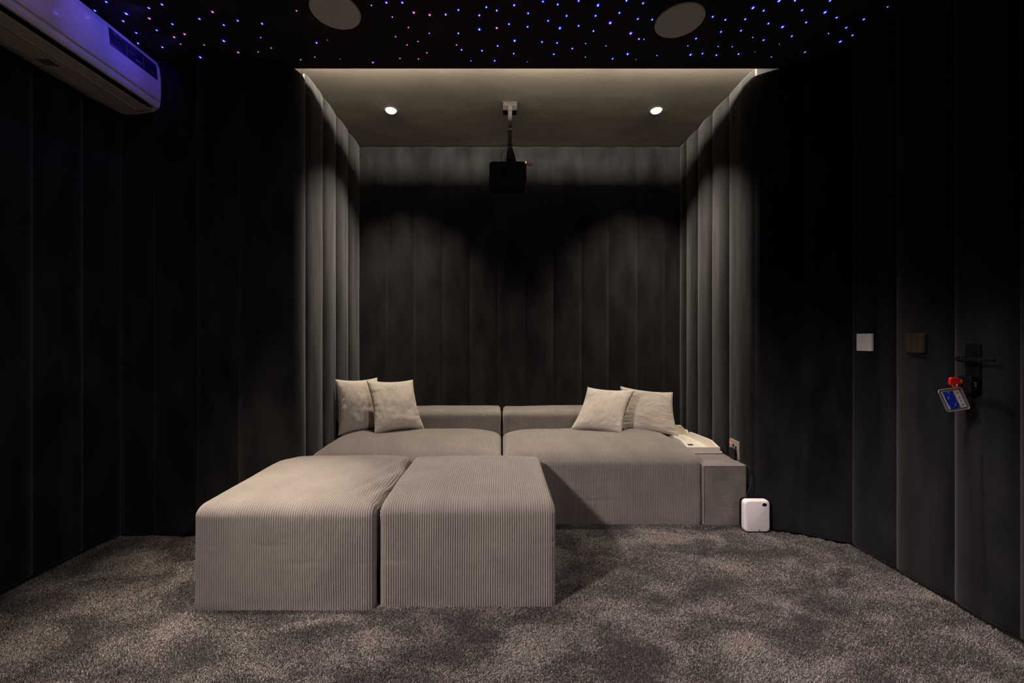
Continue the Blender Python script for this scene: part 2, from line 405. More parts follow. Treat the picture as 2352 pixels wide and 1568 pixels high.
def ribbed_block(name, parent, x0, x1, y0, y1, z0, z1, r=.035, crown=.03, seed=0, nf=34, nt=36, rh=.0046, m=None, fold=0, belly=.006):
    us, hs = rib_us(x1-x0); P = block_path(y0, y1, z0, z1, r, nf, nt)
    vs = []; fs = []; W = x1-x0; er = .03; Dp = y1-y0
    for (y, z, ny, nz) in P:
        ty = 2*(y-y0)/Dp-1; tz = (z-z0)/(z1-z0)
        for u, h in zip(us, hs):
            x = x0+W*u; dx = min(u, 1-u)*W
            edge = 0 if dx >= er else er-math.sqrt(max(0, er*er-(er-dx)**2))
            tx = 2*u-1
            # soft cushion: crown on top, slight belly on the upright faces
            cz = crown*(1-abs(tx)**(2.6 if crown < .05 else 7))*(1-abs(ty)**(3.0 if ty < 0 or crown < .05 else 9.0))
            sag = -.010*(1-abs(tx)**2)*(abs(ny))*0
            by = belly*(1-abs(tx)**4)*math.sin(math.pi*min(1, max(0, tz)))*abs(ny)
            q = Vector((x*2.2+seed, y*2.2+seed, z*2.2))
            wr = noise.noise(q)*.006 + noise.noise(q*3.1)*.0022
            # horizontal creases on the upright face
            cr = 0
            if abs(ny) > .5:
                for k, zc in enumerate((.36, .46, .63)):
                    zc2 = z0+(z1-z0)*(zc+.03*noise.noise(Vector((x*4+seed*2+k*7, k, 0))))
                    am = max(0, noise.noise(Vector((x*3.3+seed+k*11, 5+k, seed)))+.05)
                    cr -= .007*am*math.exp(-((z-zc2)/.006)**2)
            ripple = noise.noise(Vector((x*60, y*34+z*34, seed)))*.0007
            dn = h*rh + (wr if tz > .06 else wr*tz/.06) + cr + ripple
            yy = y+ny*(dn+by-edge*.55); zz = z+nz*(dn-edge)+cz*max(0, nz)
            xx = x + noise.noise(Vector((y*3+seed, z*3, x*2)))*.0022*min(1, dx/.05)
            if fold and nz > .5:
                fx = math.exp(-((1-u)*W/.10)**2)*min(1, max(0, (y-y0-.03)/.15))*min(1, max(0, (y1-y)/.12))
                zz += fx*(-.012+.006*math.sin(y*24+(1-u)*60)); xx += fx*.010*math.sin(y*15+1.2)
            vs.append((xx, yy, max(zz, .002)))
    m_ = len(us); K = len(P)
    for j in range(K-1):
        for i in range(m_-1): fs.append((j*m_+i, j*m_+i+1, (j+1)*m_+i+1, (j+1)*m_+i))
    fs.append(tuple(j*m_ for j in range(K)))
    fs.append(tuple(j*m_+m_-1 for j in range(K))[::-1])
    fs.append((0, (K-1)*m_, (K-1)*m_+m_-1, m_-1))
    o = mesh_obj(name, vs, fs, m or cord, parent, smooth=True)
    for p in o.data.polygons:
        if len(p.vertices) > 4: p.use_smooth = False
    ends = ([Vector(vs[j*m_]) for j in range(K)], [Vector(vs[j*m_+m_-1]) for j in range(K)])
    return o, ends
def beaded(parent, pts, r=.0036):
    # twisted seam cord along an edge
    L = [0]
    for a, b in zip(pts, pts[1:]): L.append(L[-1]+(b-a).length)
    n = int(L[-1]/.0048); out = []; k = 0
    for i in range(n+1):
        t = L[-1]*i/n
        while k < len(L)-2 and L[k+1] < t: k += 1
        out.append(pts[k].lerp(pts[k+1], (t-L[k])/max(1e-9, L[k+1]-L[k])))
    mb = MB(); mb.tube(out, r, 6)
    for i in range(len(out)):
        c = out[i]; s = 1.0 if i % 3 else .35
        for q in range(6):
            v = mb.v[i*6+q]; mb.v[i*6+q] = c+(v-c)*s
    return mb.build('piping', piping, parent, smooth=True)
def ottoman(x0, x1, y0, y1, z1, seed, label, fold=0):
    t = thing('ottoman', ((x0+x1)/2, (y0+y1)/2, 0), label, 'ottoman')
    o, e = ribbed_block('cover', t, x0, x1, y0, y1, .006, z1, r=.044, crown=.024, seed=seed, fold=fold)
    beaded(t, e[0][:55]); beaded(t, e[1][:55]); rebase(t); return t
ottoman(-1.243, -.518, 1.684, 2.425, .425, 1.3, 'corduroy ottoman at the front left, brightly lit, creased along its right edge', fold=1)
ottoman(-.497, .2235, 1.708, 2.425, .427, 5.1, 'corduroy ottoman at the front right, evenly lit, beside the open carpet')
def sofa(x0, x1, seed, label):
    t = thing('sofa_module', ((x0+x1)/2, 2.93, 0), label, 'sofa')
    o, e = ribbed_block('seat', t, x0, x1, 2.466, 3.060, .006, .404, r=.05, crown=.060, seed=seed, nf=34, nt=34)
    beaded(t, e[0][:50]); beaded(t, e[1][:50])
    o2, e2 = ribbed_block('backrest', t, x0+.004, x1-.004, 3.082, 3.390, .03, .562, r=.03, crown=.010, seed=seed+3, nf=30, nt=14)
    beaded(t, e2[0][:50], .003); beaded(t, e2[1][:50], .003)
    rebase(t); return t
sofa(-1.140, .004, 11.2, 'left half of the low corduroy sofa in the alcove, behind both ottomans')
sofa(.014, 1.190, 17.7, 'right half of the low corduroy sofa, its tall front face open to the carpet')

# side table block at the right end of the sofa
t = thing('side_table', (1.328, 2.93, 0), 'low fabric covered block table between sofa and right alcove wall', 'side table')
def soft_block(name, parent, x0, x1, y0, y1, z0, z1, m):
    mb = MB(); us = [i/26 for i in range(27)]; P = block_path(y0, y1, z0, z1, .010, 26, 30)
    vs = []; fs = []
    for (y, z, ny, nz) in P:
        for u in us:
            x = x0+(x1-x0)*u; tz = (z-z0)/(z1-z0)
            q = Vector((x*5, y*5, z*5)); d = noise.noise(q)*.005+noise.noise(q*3)*.002
            d *= min(1, min(u, 1-u)*8)
            rb = .0012*abs(math.sin((x-x0)/RIB*math.pi))
            vs.append((x, y+ny*(d+rb), z+nz*(d*.6)))
    m_ = 27; K = len(P)
    for j in range(K-1):
        for i in range(26): fs.append((j*m_+i, j*m_+i+1, (j+1)*m_+i+1, (j+1)*m_+i))
    fs.append(tuple(j*m_ for j in range(K))); fs.append(tuple(j*m_+26 for j in range(K))[::-1]); fs.append((0, (K-1)*m_, (K-1)*m_+26, 26))
    o = mesh_obj(name, vs, fs, m, parent, smooth=True)
    for p in o.data.polygons:
        if len(p.vertices) > 4: p.use_smooth = False
    return o
nap = noise_col(mat('brushed_cover', rough=1, spec=.1, sheen=.2), (.140,.121,.109), (.195,.168,.151), 10, 5, bump=.9, bscale=130, bdist=.004)
soft_block('cover', t, 1.195, 1.452, 2.458, 3.395, .006, .358, nap)
beaded(t, [Vector((1.199+.249*i/30, 2.456, .356)) for i in range(31)], .003)
beaded(t, [Vector((1.198, 2.455, .01+.345*i/30)) for i in range(31)], .003)
rebase(t)

# cream stone tray on it
Z0 = .3610
t = thing('serving_tray', (1.32, 2.95, Z0), 'cream speckled stone tray with raised notched sides on the side table', 'tray')
MB().box((1.214, 2.700, Z0), (1.440, 3.250, Z0+.012)).build('base', stone, t, bevel=.002)
MB().box((1.214, 2.700, Z0+.012), (1.426, 2.716, Z0+.042)).build('front_rim', stone, t, bevel=.0015)
side = [(2.716, .012), (3.205, .012), (3.205, .050), (3.17, .052), (3.150, .030), (3.125, .030), (3.110, .050), (2.86, .062), (2.80, .062), (2.716, .042)]
MB().prism(side, lambda a, b, d: (d, a, Z0+b), 1.410, 1.426).build('side_rim', stone, t, bevel=.001)
MB().prism(side, lambda a, b, d: (d, a, Z0+b), 1.214, 1.230).build('side_rim', stone, t, bevel=.001)
MB().prism([(1.230, .012), (1.410, .012), (1.410, .058), (1.385, .082), (1.255, .082), (1.230, .058)], lambda a, b, d: (a, d, Z0+b), 3.188, 3.205).build('back_rim', stone, t, bevel=.001)
rebase(t)
o = MB().box((1.292, 2.862, Z0+.0125), (1.326, 2.880, Z0+.017)).build('flat_item', black_pl, bevel=.001)  # small dark flat piece of unknown kind
tag(o, 'tiny dark flat item lying in the cream tray', 'flat_item')

# ------------------------------------------------------------------ cushions
def cushion(corners, thick, label, group, horizontal=False, seed=0, pinch=.020):
    TL, TR, BR, BL = [Vector(c) for c in corners]
    ctr = (TL+TR+BR+BL)/4
    ex = ((TR-TL)+(BR-BL))/2; ey = ((TL-BL)+(TR-BR))/2
    W, Hh = ex.length, ey.length; nrm = ex.cross(ey).normalized()
    if nrm.y > 0: nrm = -nrm
    L = Hh if horizontal else W
    us, hs = rib_us(L*.99); ns = 40
    t = thing('cushion', tuple(ctr-Vector((0, 0, Hh/2))), label, 'cushion', group)
    vs = []; fs = []; idx = {}
    S = [ -1+2*j/ns for j in range(ns+1)]
    def pt(a, b, side, h):      # a across (-1..1), b up (-1..1)
        s_, t_ = (a+1)/2, (b+1)/2
        p = (BL*(1-s_)+BR*s_)*(1-t_) + (TL*(1-s_)+TR*s_)*t_
        # edges pulled in between the corners
        p += (ctr-p)*0
        ux, uy = ex/W, ey/Hh
        p -= ux*(a*pinch*(1-b*b)*abs(a)**2)*.9
        p -= uy*(b*pinch*(1-a*a)*abs(b)**2)*.9
        e = max(0, (1-a*a))*max(0, (1-b*b))
        prof = e**.42
        q = Vector((a*2.1+seed, b*2.1, seed))
        # gathered wrinkles running in from the side edges
        g = noise.noise(Vector((seed+3, b*9, a*1.5)))*.006*abs(a)**3 + noise.noise(q)*.006 + noise.noise(q*2.7)*.003
        return p + nrm*side*(thick/2*prof + (h*.0030+g)*min(1, prof*1.8))
    def grid(side):
        k = len(vs)
        for u, h in zip(us, hs):
            for s in S:
                a, b = (s, 2*u-1) if horizontal else (2*u-1, s)
                vs.append(pt(a, b, side, h))
        m_ = ns+1
        for j in range(len(us)-1):
            for i in range(ns):
                f = (k+j*m_+i, k+j*m_+i+1, k+(j+1)*m_+i+1, k+(j+1)*m_+i)
                fs.append(f)
    grid(1); grid(-1)
    me_o = MB().add(vs, fs)
    import bmesh
    o = mesh_obj('cover', me_o.v, me_o.f, cordp, t, smooth=True)
    bm = bmesh.new(); bm.from_mesh(o.data); bmesh.ops.remove_doubles(bm, verts=bm.verts, dist=.0002)
    bmesh.ops.recalc_face_normals(bm, faces=bm.faces); bm.to_mesh(o.data); bm.free()
    loop = [pt(-1+2*i/40, 1, 0, 0) for i in range(41)]+[pt(1, 1-2*i/40, 0, 0) for i in range(1, 41)]+[pt(1-2*i/40, -1, 0, 0) for i in range(1, 41)]+[pt(-1, -1+2*i/40, 0, 0) for i in range(1, 40)]
    MB().tube(loop, .0022, 6, closed=True).build('seam', cordp, t, smooth=True)
    rebase(t); return t
def px(x, y, Y): return ((x-1150)*Y/F, Y, H+(780-y)*Y/F)
GL = None
cushion([px(770, 871, 2.87), px(866, 867, 3.14), px(893, 985, 3.06), px(777, 1000, 2.88)], .12, 'corduroy cushion in the left corner, half hidden behind another', GL, seed=2)
cushion([px(842, 873, 2.93), px(948, 872, 3.08), px(974, 984, 2.99), px(861, 997, 2.82)], .12, 'corduroy cushion in front of the left pair, facing forward', GL, seed=6)
cushion([px(1425, 887, 3.15), px(1545, 901, 3.10), px(1558, 1001, 2.93), px(1424, 990, 3.03)], .12, 'pale cushion with horizontal ribs, rear one of the right pair', GL, horizontal=True, seed=9)
cushion([px(1350, 889, 3.04), px(1458, 895, 2.98), px(1427, 996, 2.84), px(1311, 986, 2.94)], .12, 'tilted corduroy cushion in front of the right pair', GL, seed=13)

# ------------------------------------------------------------------ ceiling fittings
def ceiling_speaker(x, y, label):
    t = thing('ceiling_speaker', (x, y, ZC-.006), label, 'speaker')
    mb = MB().cyl((0, 0, 0), (0, 0, .0055), .110, .1115, 64); mb.build('grille', speaker_mat, t)
    o = MB(); o.tube([(.1125*math.cos(a), .1125*math.sin(a), .0035) for a in [2*math.pi*i/64 for i in range(64)]], .0018, 6, closed=True)
    o.build('rim', speaker_mat, t, smooth=True); return t
ceiling_speaker(-.780, 1.962, 'left of the two flush round grey ceiling speakers, cut off by the frame')
ceiling_speaker(.869, 2.020, 'right of the two flush round grey ceiling speakers, wholly in view')
def downlight(x, y, z, label, tilt=0):
    t = thing('downlight', (x, y, z), label, 'downlight', None)
    MB().tube([(.036*math.cos(a), .036*math.sin(a), -.002) for a in [2*math.pi*i/40 for i in range(40)]], .0035, 8, closed=True).build('trim_ring', white_plastic, t, smooth=True)
    prof = [(.034, -.002), (.031, -.010), (.022, -.015), (.010, -.0175), (0, -.018)]
    vs = []; fs = []
    for r, zz in prof[:-1]: vs += [(r*math.cos(2*math.pi*i/32), r*math.sin(2*math.pi*i/32), zz) for i in range(32)]
    vs.append((0, 0, -.018))
    for j in range(3): fs += [(j*32+i, j*32+(i+1) % 32, (j+1)*32+(i+1) % 32, (j+1)*32+i) for i in range(32)]
    fs += [(96+i, 96+(i+1) % 32, 128) for i in range(32)]
    mesh_obj('lens', vs, fs, lens_mat, t, smooth=True); return t
downlight(*ALC[0], ZR-.001, 'lit round downlight left of the projector mount')
downlight(*ALC[1], ZR-.001, 'lit round downlight right of the projector mount')
# the lamps start just below their lenses
for o in C.objects:
    if o.name.startswith('downlight_lamp'): o.location.z -= .004

# fibre stars -------------------------------------------------------
def smat(name, core, glow, s1, s2):
    return mat(name+'_core', core, emit=core, es=s1), mat(name+'_lens', glow, emit=glow, es=s2)
SM = {'b': smat('blue_star', (.55, .70, 1.0), (.006, .018, 1.0), 2.6, .9),
      'v': smat('violet_star', (.78, .62, 1.0), (.12, .02, 1.0), 2.4, .8),
      'm': smat('magenta_star', (1.0, .62, .95), (.75, .02, .70), 2.0, .65)}
WORD = {'b': 'blue', 'v': 'violet', 'm': 'magenta'}
def star_mesh(k, R):
    vs = []; fs = []; fm = []; n = 10
    prof = [(1.0, -.02), (.90, -.14), (.34, -.20), (.28, -.24)]
    for q, (r, z) in enumerate(prof): vs += [(R*r*math.cos(2*math.pi*i/n)*(1 if q < 2 else .95), R*r*math.sin(2*math.pi*i/n)*(1.15 if q < 2 else 1.9), R*z) for i in range(n)]
    vs.append((0, 0, -R*.3))
    for j in range(3):
        for i in range(n): fs.append((j*n+i, j*n+(i+1) % n, (j+1)*n+(i+1) % n, (j+1)*n+i)); fm.append(1 if j < 2 else 0)
    for i in range(n): fs.append((3*n+i, 3*n+(i+1) % n, 4*n)); fm.append(0)
    me = bpy.data.meshes.new(WORD[k]+'_star_light'); me.from_pydata(vs, [], fs)
    me.materials.append(SM[k][0]); me.materials.append(SM[k][1])
    for p, i in zip(me.polygons, fm): p.material_index = i
    return me
SIZES = {'x': .0028, 's': .0044, 'n': .0066, 'l': .0090}
SME = {(k, s): star_mesh(k, r) for k in SM for s, r in SIZES.items()}
STARS = """244 4 b n;218 24 b n;290 31 b l;283 48 v n;342 18 v n;372 10 v n;343 42 m n;396 55 b n;313 75 b n;360 69 b n;317 99 b n;373 108 v n;
400 85 m n;424 78 m n;458 43 v n;488 27 m n;514 57 b n;546 47 b n;602 54 v n;514 93.5 b l;415 101 m s;469 103 m s;460 131 b l;547 120 m n;593 119 v s;
623 110 m s;599 86 v s;681 24.5 m s;727 98 v n;752 92 v x;723 131 v s;690.5 137 m s;781 135.5 m x;
853 12 v s;887.5 5.6 v n;924 5.6 v n;950.5 28.6 m n;901 38.8 v s;987 34 m n;1023.7 33 v n;1052.8 22.4 b n;1117 16 b n;1101 34.7 v n;1141 23.7 b n;1181 11.5 v n;
1247 3 b n;1213 30 b n;1169 55 b n;1211.7 61 b n;1101 67 b l;1141 64 m n;938 63 m s;908.7 84 m s;986 76 v s;1052.8 76 b n;960 95 m s;935 103 m s;1048.7 103 m s;
1060 114 b n;980.6 121 m s;1107 116 v n;1143 105 b n;1182 93 b l;1245 96 b n;1180 122.7 b n;918.6 134 m s;961 135 m s;856.6 143 v n;1081.6 139.5 b s;1136 139 b n;1211 141.6 v x;
1281 9.7 b n;1329 1.5 b n;1301.5 36 b n;1259 47.4 b n;1373.5 11.5 b l;1368 35.7 b n;1439 1 b n;1477 7 b n;1422.7 29 b n;1401.5 52 v l;1465 43 b n;1498 44.4 b n;1329 58.7 b n;
1286 64 b l;1363 70.7 b n;1448.7 76 v l;1467.6 89 v n;1479 90 b s;1279.6 98 b n;1345 99.5 b s;1314.5 111 b n;1392 105 b s;1272 124 b n;1344.6 131 b s;1441.6 123.5 b l;1407 134.4 b n;
1460.5 136.5 m x;1509 127 b s;1580 105 b s;1586 125 b l;1613.5 122.4 b n;1649.8 106.4 b s;1645.4 126 b n;1682 107 b s;1696.4 123.5 b n;1598.7 88 b n;1637 38 b n;
1666 45 b n;1656 72.7 b n;1702 70 b n;1711.7 43.6 b n;1729.6 17.3 b l;1754 24 b n;1765 53.6 b n;1729 85.7 b s;1754 91.6 b n;1734 119 b x;1772 130.6 b s;1790 101 b x;1797.4 61.2 b l;
1818.6 82.7 b n;1842 23 b n;1789.5 1.3 b l;1826 .8 b n;1906.6 1 b n;1895 27.6 b l;1921.7 40 b n;1984 44 b n;1851.6 51 b n;1943.8 63 b n;1958 80.6 b n;1903 76.5 b s;1930 95 b l;1849 119.3 b n;2038.7 15.4 v s""".replace('\n', '').split(';')
SZW = {'x': 'faint', 's': 'small', 'n': '', 'l': 'large'}
ORD = [w_+' from left' for w_ in 'first second third fourth fifth sixth seventh eighth ninth tenth eleventh twelfth thirteenth fourteenth fifteenth sixteenth seventeenth eighteenth'.split()]
RECS = []
for s in STARS:
    a = s.split(); x, y, k, sz = float(a[0]), float(a[1]), a[2], a[3]
    Y = F*(ZC-H)/(780-y); X = (x-1150)*Y/F
    if Y > YE-.01 and -1.3 < X < 1.6: Y = YE-.02
    if Y > 2.30: Y = min(Y, 2.35)
    RECS.append((X, Y, k, sz))
def cls(r):
    X, Y, k, sz = r
    where = 'left of both speakers' if X < -.9 else 'between the speakers' if X < .76 else 'right of both speakers'
    row = 'nearest the alcove' if Y > 2.235 else 'in the lower middle rows' if Y > 2.13 else 'in the upper middle rows' if Y > 2.03 else 'at the picture top'
    return ((SZW[sz]+' '+WORD[k]).strip(), where, row)
for r in RECS:
    X, Y, k, sz = r
    same = sorted([q[0] for q in RECS if cls(q) == cls(r)])
    o = bpy.data.objects.new('star_light', SME[(k, sz)]); o.location = (X, Y, ZC-.0002); C.objects.link(o)
    look, where, row = cls(r)
    pos = ORD[same.index(X)]+', ' if len(same) > 1 else ''
    tag(o, look+' ceiling star, '+pos+where+', '+row, 'star light', 'fibre-optic stars in the dark ceiling')

# ------------------------------------------------------------------ projector on its ceiling mount
clampm = mat('clamp_metal', (.06,.055,.045), .45, metal=.5)
PX, PY = .062, 2.822
t = thing('projector_mount', (PX, PY, ZR), 'grey metal ceiling mount with a square pole holding the projector', 'mount')
MB().box((PX-.050, PY-.045, ZR-.006), (PX+.050, PY+.045, ZR)).build('ceiling_plate', grey_metal, t, bevel=.002)
MB().prism([(-.045, -.006), (.045, -.006), (.045, -.030), (.030, -.052), (-.030, -.052), (-.045, -.030)], lambda a, b, d: (PX+d, PY+a, ZR+b), -.048, .048).build('bracket', grey_metal, t, bevel=.003)
for sx in (-.032, .032):
    MB().cyl((PX+sx, PY-.041, ZR-.014), (PX+sx, PY-.049, ZR-.014), .005, n=12).build('screw', chrome, t)
MB().box((PX-.014, PY-.062, ZR-.200), (PX+.014, PY-.036, ZR-.040)).build('pole', grey_metal, t, bevel=.002)
MB().box((PX-.0115, PY-.060, ZR-.345), (PX+.0115, PY-.038, ZR-.190)).build('inner_pole', grey_metal, t, bevel=.002)
MB().box((PX-.017, PY-.065, ZR-.075), (PX+.017, PY-.033, ZR-.067)).build('clamp_band', black_matte, t, bevel=.001)
MB().box((PX-.016, PY-.064, ZR-.205), (PX+.016, PY-.034, ZR-.190)).build('clamp_band', clampm, t, bevel=.001)
for z in (.285, .315): MB().box((PX-.016, PY-.064, ZR-z-.006), (PX+.016, PY-.034, ZR-z)).build('clamp_band', clampm, t, bevel=.001)
MB().prism([(-.016, -.330), (.018, -.330), (.040, -.405), (-.028, -.405)], lambda a, b, d: (PX+a, PY-.05+d, ZR+b), -.024, .024).build('knuckle', black_matte, t, bevel=.003)
for z in (.345, .372): MB().cyl((PX, PY-.072, ZR-z), (PX, PY-.078, ZR-z), .0055, n=12).build('bolt', chrome, t)
rebase(t)
# projector body
bx, by, bz = .046, 2.70, 2.113       # front left-bottom reference: centre x, front y, bottom z
t = thing('projector', (bx, by+.09, bz), 'black projector with rounded front hanging from the alcove ceiling', 'projector')
out = rrect(.242, .150, .026)
MB().prism(out, lambda a, b, d: (bx+a, by+d, bz+.071+b), 0, .185).build('body', black_matte, t, bevel=.004)
out2 = rrect(.228, .136, .022)
ring = MB().tube([(bx+a, by-.001, bz+.071+b) for a, b in out2], .0016, 6, closed=True); ring.build('front_rim', black_pl, t)
MB().box((bx-.098, by-.004, bz+.110), (bx+.104, by+.002, bz+.1125)).build('front_line', grey_metal, t)
MB().box((bx-.098, by-.004, bz+.026), (bx+.104, by+.002, bz+.0285)).build('front_line', grey_metal, t)
le = MB().cyl((bx-.022, by-.006, bz+.066), (bx-.022, by+.004, bz+.066), .027, .029, 32).build('lens_ring', black_pl, t, smooth=False)
MB().cyl((bx-.022, by-.008, bz+.066), (bx-.022, by-.005, bz+.066), .020, .021, 32).build('lens_glass', mat('lens_glass', (.003,.003,.006), .08, coat=.5), le)
for sx in (-.09, .09): MB().cyl((bx+sx, by+.03, bz-.008), (bx+sx, by+.03, bz), .008, n=14).build('foot', black_pl, t)
rebase(t)
t = thing('streaming_stick', (.190, 2.76, 2.262), 'small silver stick with orange light plugged into the projector', 'media stick')
d = Vector((.040, 0, -.014)).normalized(); p0 = Vector((.155, 2.745, 2.272))
up = d.cross(Vector((0, 1, 0))).normalized()
oo = rrect(.062, .024, .0115)
MB().prism(oo, lambda a, b, q: p0+d*(a+.031)+up*b+Vector((0, q, 0)), -.006, .006).build('body', silver_pl, t, bevel=.002)
MB().prism(rrect(.006, .012, .002), lambda a, b, q: p0+d*(a+.012)+up*b+Vector((0, q, 0)), -.0075, -.006).build('indicator', orange_led, t)
rebase(t)
def spl(pts, n=10):
    P = [Vector(p) for p in pts]; P = [P[0]*2-P[1]]+P+[P[-1]*2-P[-2]]; out = []
    for i in range(1, len(P)-2):
        for k in range(n):
            s = k/n; a, b, c, d = P[i-1:i+3]
            out.append(.5*((2*b)+(c-a)*s+(2*a-5*b+4*c-d)*s*s+(3*b-a-3*c+d)*s**3))
    out.append(P[-2]); return out
o = MB().tube(spl([(PX-.018, 2.76, 2.44), (PX-.022, 2.76, 2.385), (PX-.045, 2.755, 2.345), (PX-.058, 2.76, 2.31), (PX-.055, 2.78, 2.272)]), .0018).build('cable', cable_m, smooth=True)
tag(o, 'thin black cable curving from the pole into the projector', 'cable')
o = MB().tube(spl([(PX-.018, 2.755, 2.38), (PX-.026, 2.755, 2.34), (PX-.036, 2.755, 2.30), (PX-.040, 2.77, 2.272)]), .0015).build('cable', red_cable, smooth=True)
tag(o, 'thin dark red cable beside the mount pole above the projector', 'cable')

# ------------------------------------------------------------------ air conditioner on the left wall
ya, yb = 1.38, 2.277; AH = H
t = thing('air_conditioner', (-2.14, (ya+yb)/2, AH+1.235), 'white split air conditioner high on the left wall, tinted violet', 'air conditioner')
def acp(outline, y0, y1, name, m, bevel=.003, parent=None, seg=2):
    return MB().prism(outline, lambda a, b, d: (a, d, AH+b), y0, y1).build(name, m, parent or t, bevel=bevel, seg=seg)
front = [(-1.905, 1.528), (-1.880, 1.515), (-1.866, 1.48), (-1.860, 1.42), (-1.859, 1.36), (-1.861, 1.31), (-1.866, 1.275), (-1.872, 1.263), (-1.885, 1.263), (-1.885, 1.30), (-1.885, 1.50), (-1.915, 1.52)]
fo = acp(front, ya, yb, 'front_panel', ac_white, .0015)
body = [(-2.143, 1.530), (-1.905, 1.530), (-1.8865, 1.50), (-1.8865, 1.300), (-1.915, 1.286), (-1.975, 1.283), (-2.00, 1.2315), (-2.06, 1.2315), (-2.143, 1.262)]
acp(body, ya+.004, yb-.004, 'body', ac_under, .003)
acp([(-1.888, 1.298), (-1.868, 1.264), (-1.897, 1.244), (-1.975, 1.232), (-2.00, 1.232), (-1.985, 1.285)], yb-.020, yb-.002, 'end_cap', ac_under, .003)
acp([(-1.912, 1.284), (-1.8865, 1.298), (-1.972, 1.281), (-1.972, 1.276)], ya+.03, yb-.02, 'air_duct', black_hole, 0)
acp([(-1.897, 1.2485), (-1.898, 1.2435), (-1.948, 1.2345), (-1.950, 1.239)], ya+.02, yb-.035, 'louver', ac_under, .001)
acp([(-1.968, 1.262), (-1.972, 1.232), (-2.04, 1.2285), (-2.05, 1.232), (-2.02, 1.262)], ya, yb-.003, 'chin', ac_under, .002)
acp([(-1.8618, 1.299), (-1.8575, 1.299), (-1.8575, 1.3075), (-1.8595, 1.3075)], ya+.002, yb-.012, 'trim_line', ac_trim, 0)
lab = MB(); 
def fx(z):   # front panel surface X at height z
    P = [(1.528, -1.905), (1.515, -1.880), (1.48, -1.866), (1.42, -1.860), (1.36, -1.859), (1.31, -1.861), (1.263, -1.872)]
    for (z1, x1), (z0, x0) in zip(P, P[1:]):
        if z0 <= z <= z1: return x0+(x1-x0)*(z-z0)/(z1-z0)
    return -1.86
def decal(y0, y1, z0, z1, name, m, parent, th=.0012, n=6, off=0):
    mb = MB(); vs = []; fs = []
    for i in range(n+1):
        z = z0+(z1-z0)*i/n; x = fx(z)+off
        vs += [(x-.002, y0, AH+z), (x+th, y0, AH+z), (x+th, y1, AH+z), (x-.002, y1, AH+z)]
    for i in range(n):
        for k in range(4): fs.append((i*4+k, i*4+(k+1) % 4, i*4+4+(k+1) % 4, i*4+4+k))
    fs += [(0, 1, 2, 3), (n*4+3, n*4+2, n*4+1, n*4)]
    return mb.add(vs, fs).build(name, m, parent)
L = decal(1.978, 2.252, 1.405, 1.490, 'sticker', label_dark, t)
for (a, b, c, d_) in ((2.068, 2.071, 1.410, 1.470), (2.165, 2.168, 1.410, 1.470), (1.985, 2.245, 1.4715, 1.4725), (1.985, 2.245, 1.4785, 1.4795), (1.985, 2.245, 1.4085, 1.4095),
                      (2.005, 2.016, 1.474, 1.482), (2.085, 2.125, 1.447, 1.449), (2.085, 2.11, 1.441, 1.443), (2.118, 2.156, 1.424, 1.432), (2.215, 2.235, 1.427, 1.431), (2.03, 2.05, 1.480, 1.484)):
    decal(a, b, c, d_, 'sticker_print', label_line, L, th=.0017, n=1 if d_-c < .02 else 5)
for k in range(4):
    MB().box((-2.035+k*.014, 1.815+k*.004, AH+1.2275), (-2.030+k*.014, 1.86+k*.004, AH+1.2305)).build('drain_slot', black_hole, t)
MB().box((-2.143, 1.60, AH+1.30), (-2.160, 2.10, AH+1.50)).build('mounting_plate', grey_metal, t)
rebase(t)

# ------------------------------------------------------------------ wall fittings on the right
def wplate(name, y0, y1, z0, z1, x, th, m, label, cat, r=.004):
    t = thing(name, (x, (y0+y1)/2, (z0+z1)/2), label, cat)
    w_, h_ = y1-y0, z1-z0
    MB().prism(rrect(w_, h_, r), lambda a, b, d: (d, a, b), 0, -th).build('plate', m, t, bevel=.0012)
    return t, w_, h_
XW = 1.853
t, w_, h_ = wplate('wall_switch', 2.065, 2.153, 1.043, 1.131, XW, .011, white_plastic, 'square blank white switch plate on the dark right wall', 'switch')
MB().box((.0, -.036, -.036), (.012, .036, .036)).build('back_box', white_plastic, t)
MB().cyl((-.0105, .0, .022), (-.0117, .0, .022), .0012, n=10).build('indicator', grey_metal, t)
t, w_, h_ = wplate('wall_switch', 1.818, 1.906, 1.040, 1.129, XW+.009, .009, brown_pl, 'square dark brown three-rocker switch plate on the right wall', 'switch', .005)
for k in range(3):
    MB().prism(rrect(.0262, .080, .002), lambda a, b, d, k=k: (d, a-.0275+k*.0275, b), -.0085, -.0115).build('rocker', brown_pl, t, bevel=.0008)
MB().box((.0, -.036, -.036), (.012, .036, .036)).build('back_box', black_pl, t)
# door handle set with lock
hx = 1.876
t = thing('door_handle', (hx, 1.645, 1.0), 'black lever door handle with a lock box on the right wall', 'door handle')
MB().prism(rrect(.052, .20, .010), lambda a, b, d: (d, 1.645+a, .985+b), hx, hx-.010).build('escutcheon', black_matte, t, bevel=.002)
MB().cyl((hx-.008, 1.648, 1.024), (hx-.062, 1.648, 1.024), .011, n=20).build('stem', black_matte, t, smooth=False)
MB().prism(rrect(.13, .013, .006), lambda a, b, d: (d, 1.590+a, 1.024+b), hx-.060, hx-.070).build('lever', black_pl, t, bevel=.002)
MB().cyl((hx-.008, 1.648, 1.024), (hx-.016, 1.648, 1.024), .024, n=28).build('rose', black_matte, t)
MB().prism(rrect(.048, .072, .008), lambda a, b, d: (d, 1.640+a, .922+b), hx-.008, hx-.048).build('lock_box', black_matte, t, bevel=.003)
MB().cyl((hx-.047, 1.652, .934), (hx-.052, 1.652, .934), .009, n=20).build('keyhole', brass, t)
